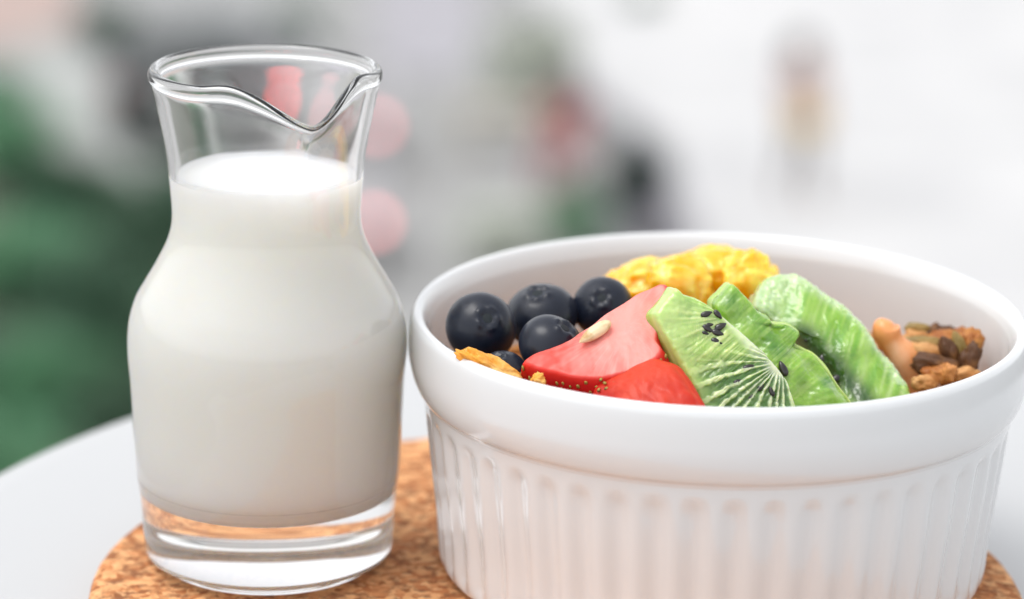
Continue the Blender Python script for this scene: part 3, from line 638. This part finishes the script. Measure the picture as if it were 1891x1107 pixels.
# people
M_skin = mat('skin', (.55, .33, .25), .5, sss=.1, sscale=.01)
def cloth(n, c): return mat(n, c, .85, vary=(12, tuple(x*.8 for x in c), .4, .6))
def skinned(name, verts, edges, radii, m, parent):
    me = bpy.data.meshes.new(name); me.from_pydata(verts, edges, []); o = link(name, me, m, parent)
    o.modifiers.new('skin', 'SKIN').use_smooth_shade = True
    for v, r in zip(me.skin_vertices[0].data, radii): v.radius = r if isinstance(r, tuple) else (r, r)
    me.skin_vertices[0].data[0].use_root = True
    o.modifiers.new('sub', 'SUBSURF').levels = 1; return o
def person(px, py, rz, pose, cols, label, z=0, sc=1.0):
    e = empty('person', g(px, py, z), rz); tag(e, label, 'person'); e.scale = (sc,)*3
    # pose: joints as dict
    J = dict(pelvis=(0, 0, .95), waist=(0, 0, 1.10), chest=(0, 0, 1.32), neck=(0, 0, 1.47), head=(0, .01, 1.57), crown=(0, 0, 1.66))
    for s, k in ((-1, 'l'), (1, 'r')):
        J.update({k+'hip': (s*.09, 0, .90), k+'knee': (s*.10, .02, .50), k+'ank': (s*.10, 0, .09), k+'toe': (s*.12, .15, .035),
                  k+'sho': (s*.17, 0, 1.41), k+'elb': (s*.23, 0, 1.13), k+'wri': (s*.24, .08, .90), k+'han': (s*.24, .10, .82)})
    J.update(pose); n = list(J); ix = {a: i for i, a in enumerate(n)}
    rad = dict(pelvis=(.15, .10), waist=(.125, .09), chest=(.15, .10), neck=.052, head=(.082, .098), crown=(.06, .075))
    for k in 'lr': rad.update({k+'hip': .085, k+'knee': .055, k+'ank': .038, k+'toe': .032, k+'sho': .055, k+'elb': .042, k+'wri': .028, k+'han': .034})
    E = [('pelvis', 'waist'), ('waist', 'chest'), ('chest', 'neck'), ('neck', 'head'), ('head', 'crown')]
    for k in 'lr': E += [('pelvis', k+'hip'), (k+'hip', k+'knee'), (k+'knee', k+'ank'), (k+'ank', k+'toe'), ('chest', k+'sho'), (k+'sho', k+'elb'), (k+'elb', k+'wri'), (k+'wri', k+'han')]
    skinned('body', [J[a] for a in n], [(ix[a], ix[b]) for a, b in E], [rad[a] for a in n], M_skin, e)
    def sub(name, keys, edges, m, grow):
        q = {a: i for i, a in enumerate(keys)}
        rr = [tuple(x+grow for x in rad[a]) if isinstance(rad[a], tuple) else rad[a]+grow for a in keys]
        skinned(name, [J[a] for a in keys], [(q[a], q[b]) for a, b in edges], rr, m, e)
    sub('shirt', ['waist', 'pelvis', 'chest', 'lsho', 'rsho', 'lelb', 'relb'], [('pelvis', 'waist'), ('waist', 'chest'), ('chest', 'lsho'), ('chest', 'rsho'), ('lsho', 'lelb'), ('rsho', 'relb')], cols[0], .02)
    sub('trousers', ['pelvis', 'lhip', 'rhip', 'lknee', 'rknee', 'lank', 'rank'], [('pelvis', 'lhip'), ('pelvis', 'rhip'), ('lhip', 'lknee'), ('rhip', 'rknee'), ('lknee', 'lank'), ('rknee', 'rank')], cols[1], .016)
    for k in 'lr':
        skinned('shoe', [tuple(J[k+'ank'][:2])+(J[k+'ank'][2]-.03,), J[k+'toe']], [(0, 1)], [.05, .042], cols[2], e)
        for f in range(5):                                   # fingers
            h = Vector(J[k+'han']); w = Vector(J[k+'wri']); d = (h-w).normalized(); sd_ = d.orthogonal().normalized()
            V = []; F = []; b0 = h+sd_*((f-2)*.014); L = (.045, .07, .075, .07, .055)[f]
            tube(V, F, [b0, b0+d*L*.5+Vector((0, .006, 0)), b0+d*L+Vector((0, .02, 0))], [.009, .008, .005], 6); link('finger', mesh('finger', V, F), M_skin, e)
    hd = Vector(J['head']); hair = link('hair', ico('hair', 3, lambda v: Vector((v.x*.165, v.y*.165-.04, v.z*.17+.01-(.05 if v.y < 0 else 0)*(v.z < 0)))*(1+.04*nz(v, 3)) if not (v.y > .35 and v.z < .45) else Vector((v.x*.07, .05, v.z*.07+.02))), cols[3], e, hd)
    face = [('eye', (-.032, .096, .012), .011), ('eye', (.032, .096, .012), .011), ('nose', (0, .105, -.012), .013), ('mouth', (0, .095, -.048), .018)]
    for nm, c, r in face:
        link(nm, ico(nm, 1, lambda v: Vector((v.x*r, v.y*r*.6, v.z*r*(.4 if nm == 'mouth' else 1)))), M_skin if nm == 'nose' else (cols[3] if nm == 'eye' else cols[4]), e, hd+Vector(c))
    return e
M_hair = mat('dark_hair', (.02, .018, .02), .5); M_lip = mat('lips', (.45, .14, .12), .5)
p1 = person(1472, 368, R(205), {'lknee': (-.10, .14, .50), 'lank': (-.10, .10, .10), 'ltoe': (-.10, .25, .05), 'rank': (.09, -.16, .12), 'rtoe': (.10, -.03, .04), 'lelb': (-.25, -.05, 1.14), 'relb': (.22, -.02, 1.13), 'rwri': (.12, .14, 1.05), 'rhan': (.06, .17, 1.05)},
    (cloth('pale_pink_cotton', (.62, .50, .50)), cloth('light_grey_trousers', (.34, .32, .31)), mat('black_shoe', (.03, .03, .03), .5), M_hair, M_lip), 'person with dark hair in a pale pink top walking on the white pavement', .12, 1.0)
M_bag = mat('mustard_leather', (.62, .42, .12), .55)
e = empty('shoulder_bag', (p1.location.x+.03, p1.location.y-.24, p1.location.z+.80)); tag(e, 'mustard yellow bag carried at the hip of the walking person', 'bag')
V = []; F = []; box(V, F, (0, 0, .11), (.36, .13, .22), None, .85); link('bag_body', mesh('bag_body', V, F, False), M_bag, e)
V = []; F = []; tube(V, F, [(-.15, 0, .21), (-.12, .02, .42), (.0, .05, .60), (.08, .03, .42), (.15, 0, .21)], .012, 6); link('strap', mesh('strap', V, F), M_bag, e)
person(1052, 345, R(150), {'pelvis': (0, -.02, .50), 'waist': (0, .0, .66), 'chest': (0, .06, .87), 'neck': (0, .12, 1.01), 'head': (0, .16, 1.10), 'crown': (0, .16, 1.19),
    'lhip': (-.09, .02, .48), 'rhip': (.09, .02, .48), 'lknee': (-.12, .42, .50), 'rknee': (.12, .42, .50), 'lank': (-.12, .40, .09), 'rank': (.12, .40, .09), 'ltoe': (-.12, .55, .035), 'rtoe': (.12, .55, .035),
    'lsho': (-.17, .08, .96), 'rsho': (.17, .08, .96), 'lelb': (-.22, .20, .74), 'relb': (.22, .20, .74), 'lwri': (-.12, .38, .62), 'rwri': (.12, .38, .62), 'lhan': (-.10, .44, .60), 'rhan': (.10, .44, .60)},
    (cloth('crimson_jacket', (.38, .01, .05)), cloth('dusty_pink_trousers', (.45, .20, .24)), mat('grey_shoe', (.2, .2, .2), .5), M_hair, M_lip), 'person in a crimson jacket and dusty pink trousers sitting near the kerb')
e = empty('low_stool', g(1052, 345), R(150)); tag(e, 'low wooden stool under the person in the crimson jacket', 'stool')
M_wood = mat('stool_wood', (.35, .22, .12), .6)
V = []; F = []; box(V, F, (0, -.03, .385), (.36, .32, .03)); link('seat', mesh('seat', V, F, False), M_wood, e)
for x in (-.14, .14):
    for y in (-.15, .09):
        V = []; F = []; tube(V, F, [(x*1.1, y*1.1, 0), (x, y, .368)], .016, 8); link('leg', mesh('leg', V, F), M_wood, e)

# motor scooters waiting in the road, tail lights on
M_tail = mat('tail_light', (.5, .02, .02), .3, emis=((1, .30, .31), 3.0)); M_tail2 = mat('bright_tail_light', (.5, .02, .02), .3, emis=((1, .08, .06), 7))
M_tyre = mat('rubber', (.02, .02, .02), .8); M_body = mat('silver_paint', (.52, .515, .53), .35, coat=.6); M_seat = mat('scooter_seat', (.30, .29, .31), .6); M_chrome = mat('chrome', (.7, .7, .7), .15, metal=1)
def wheel(rr, w):
    V = []; F = []
    n = 28; m = 8
    for i in range(n):
        a = 2*math.pi*i/n
        for k in range(m):
            b = 2*math.pi*k/m; q = rr-w+w*math.cos(b); V.append((w*math.sin(b), q*math.cos(a), q*math.sin(a)))
    for i in range(n):
        for k in range(m): F.append((i*m+k, i*m+(k+1) % m, ((i+1) % n)*m+(k+1) % m, ((i+1) % n)*m+k))
    return mesh('tyre', V, F)
def loft(name, secs, n=20):
    V = []; F = []
    for (y, zc, hw, hh) in secs:
        for k in range(n):
            a = 2*math.pi*k/n; V.append((hw*math.copysign(abs(math.cos(a))**.7, math.cos(a)), y, zc+hh*math.copysign(abs(math.sin(a))**.7, math.sin(a))))
    for i in range(len(secs)-1):
        for k in range(n): F.append((i*n+k, i*n+(k+1) % n, (i+1)*n+(k+1) % n, (i+1)*n+k))
    F += [tuple(range(n)), tuple((len(secs)-1)*n+k for k in range(n))[::-1]]
    return mesh(name, V, F)
TY = wheel(.23, .055); TY.materials.append(M_tyre)
def scooter(px, py, rz, tail, label):
    e = empty('motor_scooter', g(px, py), rz); tag(e, label, 'scooter', 'motor scooters in the road behind the jug')
    for y in (-.62, .66):
        w = link('wheel', TY, None, e, (0, y, .23))
        V = []; F = []
        tube(V, F, [(-.03, 0, 0), (.03, 0, 0)], .12, 16); link('rim', mesh('rim', V, F), M_chrome, w)
    link('body_shell', loft('body_shell', [(-.86, .60, .05, .06), (-.80, .58, .14, .12), (-.5, .52, .17, .17), (-.1, .50, .15, .16), (.05, .32, .14, .07), (.35, .28, .15, .05), (.45, .45, .17, .18), (.52, .70, .15, .22), (.56, .88, .08, .06)]), M_body, e)
    link('front_mudguard', loft('front_mudguard', [(.42, .36, .05, .03), (.55, .49, .08, .03), (.70, .50, .08, .03), (.86, .38, .06, .03)]), M_body, e)
    link('seat', loft('seat', [(-.78, .74, .08, .03), (-.6, .76, .14, .05), (-.2, .73, .14, .05), (.02, .70, .08, .03)]), M_seat, e)
    V = []; F = []; tube(V, F, [(-.34, .42, .98), (-.12, .54, 1.0), (0, .55, .96), (.12, .54, 1.0), (.34, .42, .98)], .017, 8); link('handlebar', mesh('handlebar', V, F), M_seat, e)
    for x in (-1, 1):
        V = []; F = []; tube(V, F, [(x*.14, .52, 1.0), (x*.24, .50, 1.15)], .006, 6); mi = link('mirror', mesh('mirror', V, F), M_seat, e)
        link('mirror_glass', ico('mirror_glass', 2, lambda v: Vector((v.x*.06, v.y*.012, v.z*.04))), M_chrome, mi, (x*.24, .49, 1.17))
    link('headlight', ico('headlight', 2, lambda v: Vector((v.x*.07, v.y*.04, v.z*.06))), M_chrome, e, (0, .60, .86))
    link('tail_light', ico('tail_light', 3, lambda v: Vector((v.x*.062, v.y*.03, v.z*.062))), tail, e, (0, -.875, .62))
    return e
scooter(703, 300, 0, M_tail, 'silver scooter with a red tail light, in the road just right of the jug neck')
scooter(688, 480, R(4), M_tail, 'silver scooter nearer the table, tail light glowing beside the jug shoulder')
scooter(562, 258, R(-3), M_tail2, 'silver scooter seen through the glass neck, its tail light bright red')

# parked car behind the jug
M_car = mat('dark_grey_paint', (.060, .068, .068), .3, coat=.8); M_win = mat('car_glass', (.02, .025, .025), .08, spec=.8); M_lamp = mat('unlit_lamp', (.22, .03, .03), .2, coat=.8); M_plate = mat('number_plate', (.6, .6, .58), .4)
e = empty('parked_car', g(330, 292), R(-6)); tag(e, 'dark grey hatchback parked on the road behind the jug neck', 'car')
def carloft(name, secs):      # (y, half width, z low, z belt, z top, roof half width)
    V = []; F = []
    for y, w, z0, zb, zt, rw in secs:
        V += [Vector(p) for p in ((-w*.93, y, z0), (-w, y, (z0+zb)/2), (-w*.97, y, zb), (-rw, y, zt), (0, y, zt+.02), (rw, y, zt), (w*.97, y, zb), (w, y, (z0+zb)/2), (w*.93, y, z0))]
    m = 9
    for i in range(len(secs)-1):
        for k in range(m): F.append((i*m+k, i*m+(k+1) % m, (i+1)*m+(k+1) % m, (i+1)*m+k))
    F += [tuple(range(m)), tuple((len(secs)-1)*m+k for k in range(m))[::-1]]
    return mesh(name, V, F)
link('body', carloft('body', [(-.03, .74, .34, .70, .78, .70), (0, .82, .28, .86, .90, .74), (.35, .85, .25, .90, 1.34, .60), (.7, .86, .22, .92, 1.42, .60), (1.9, .86, .22, .92, 1.42, .60), (2.75, .85, .24, .90, .98, .66), (3.6, .80, .26, .78, .84, .60), (3.85, .68, .32, .58, .62, .55)]), M_car, e)
V = [(-.58, .052, .98), (.58, .052, .98), (.50, .30, 1.30), (-.50, .30, 1.30), (-.58, .035, .96), (.58, .035, .96), (.50, .28, 1.31), (-.50, .28, 1.31)]
link('rear_window', mesh('rear_window', V, [(0, 1, 2, 3), (4, 5, 6, 7), (0, 1, 5, 4), (1, 2, 6, 5), (2, 3, 7, 6), (3, 0, 4, 7)], False), M_win, e)
for x in (-1, 1):
    V = []; F = []; box(V, F, (x*.845, 1.3, 1.08), (.03, 1.7, .26), None, .9); link('side_window', mesh('side_window', V, F, False), M_win, e)
    V = []; F = []; box(V, F, (x*.66, -.02, .76), (.20, .06, .18), None, .9); link('tail_light', mesh('tail_light', V, F, False), M_lamp, e)
    for y in (.75, 3.1):
        V = []; F = []; tube(V, F, [(x*.66, y, .31), (x*.70, y, .31), (x*.84, y, .31), (x*.86, y, .31)], [.28, .31, .31, .27], 28); w = link('wheel', mesh('wheel', V, F), M_tyre, e)
        V = []; F = []; tube(V, F, [(x*.855, y, .31), (x*.87, y, .31)], .19, 20); link('rim', mesh('rim', V, F), M_chrome, w)
V = []; F = []; box(V, F, (0, -.03, .55), (.50, .02, .11)); link('number_plate', mesh('number_plate', V, F, False), M_plate, e)
V = []; F = []; box(V, F, (0, -.02, .38), (1.5, .12, .16), None, .95); link('bumper', mesh('bumper', V, F, False), M_car, e)
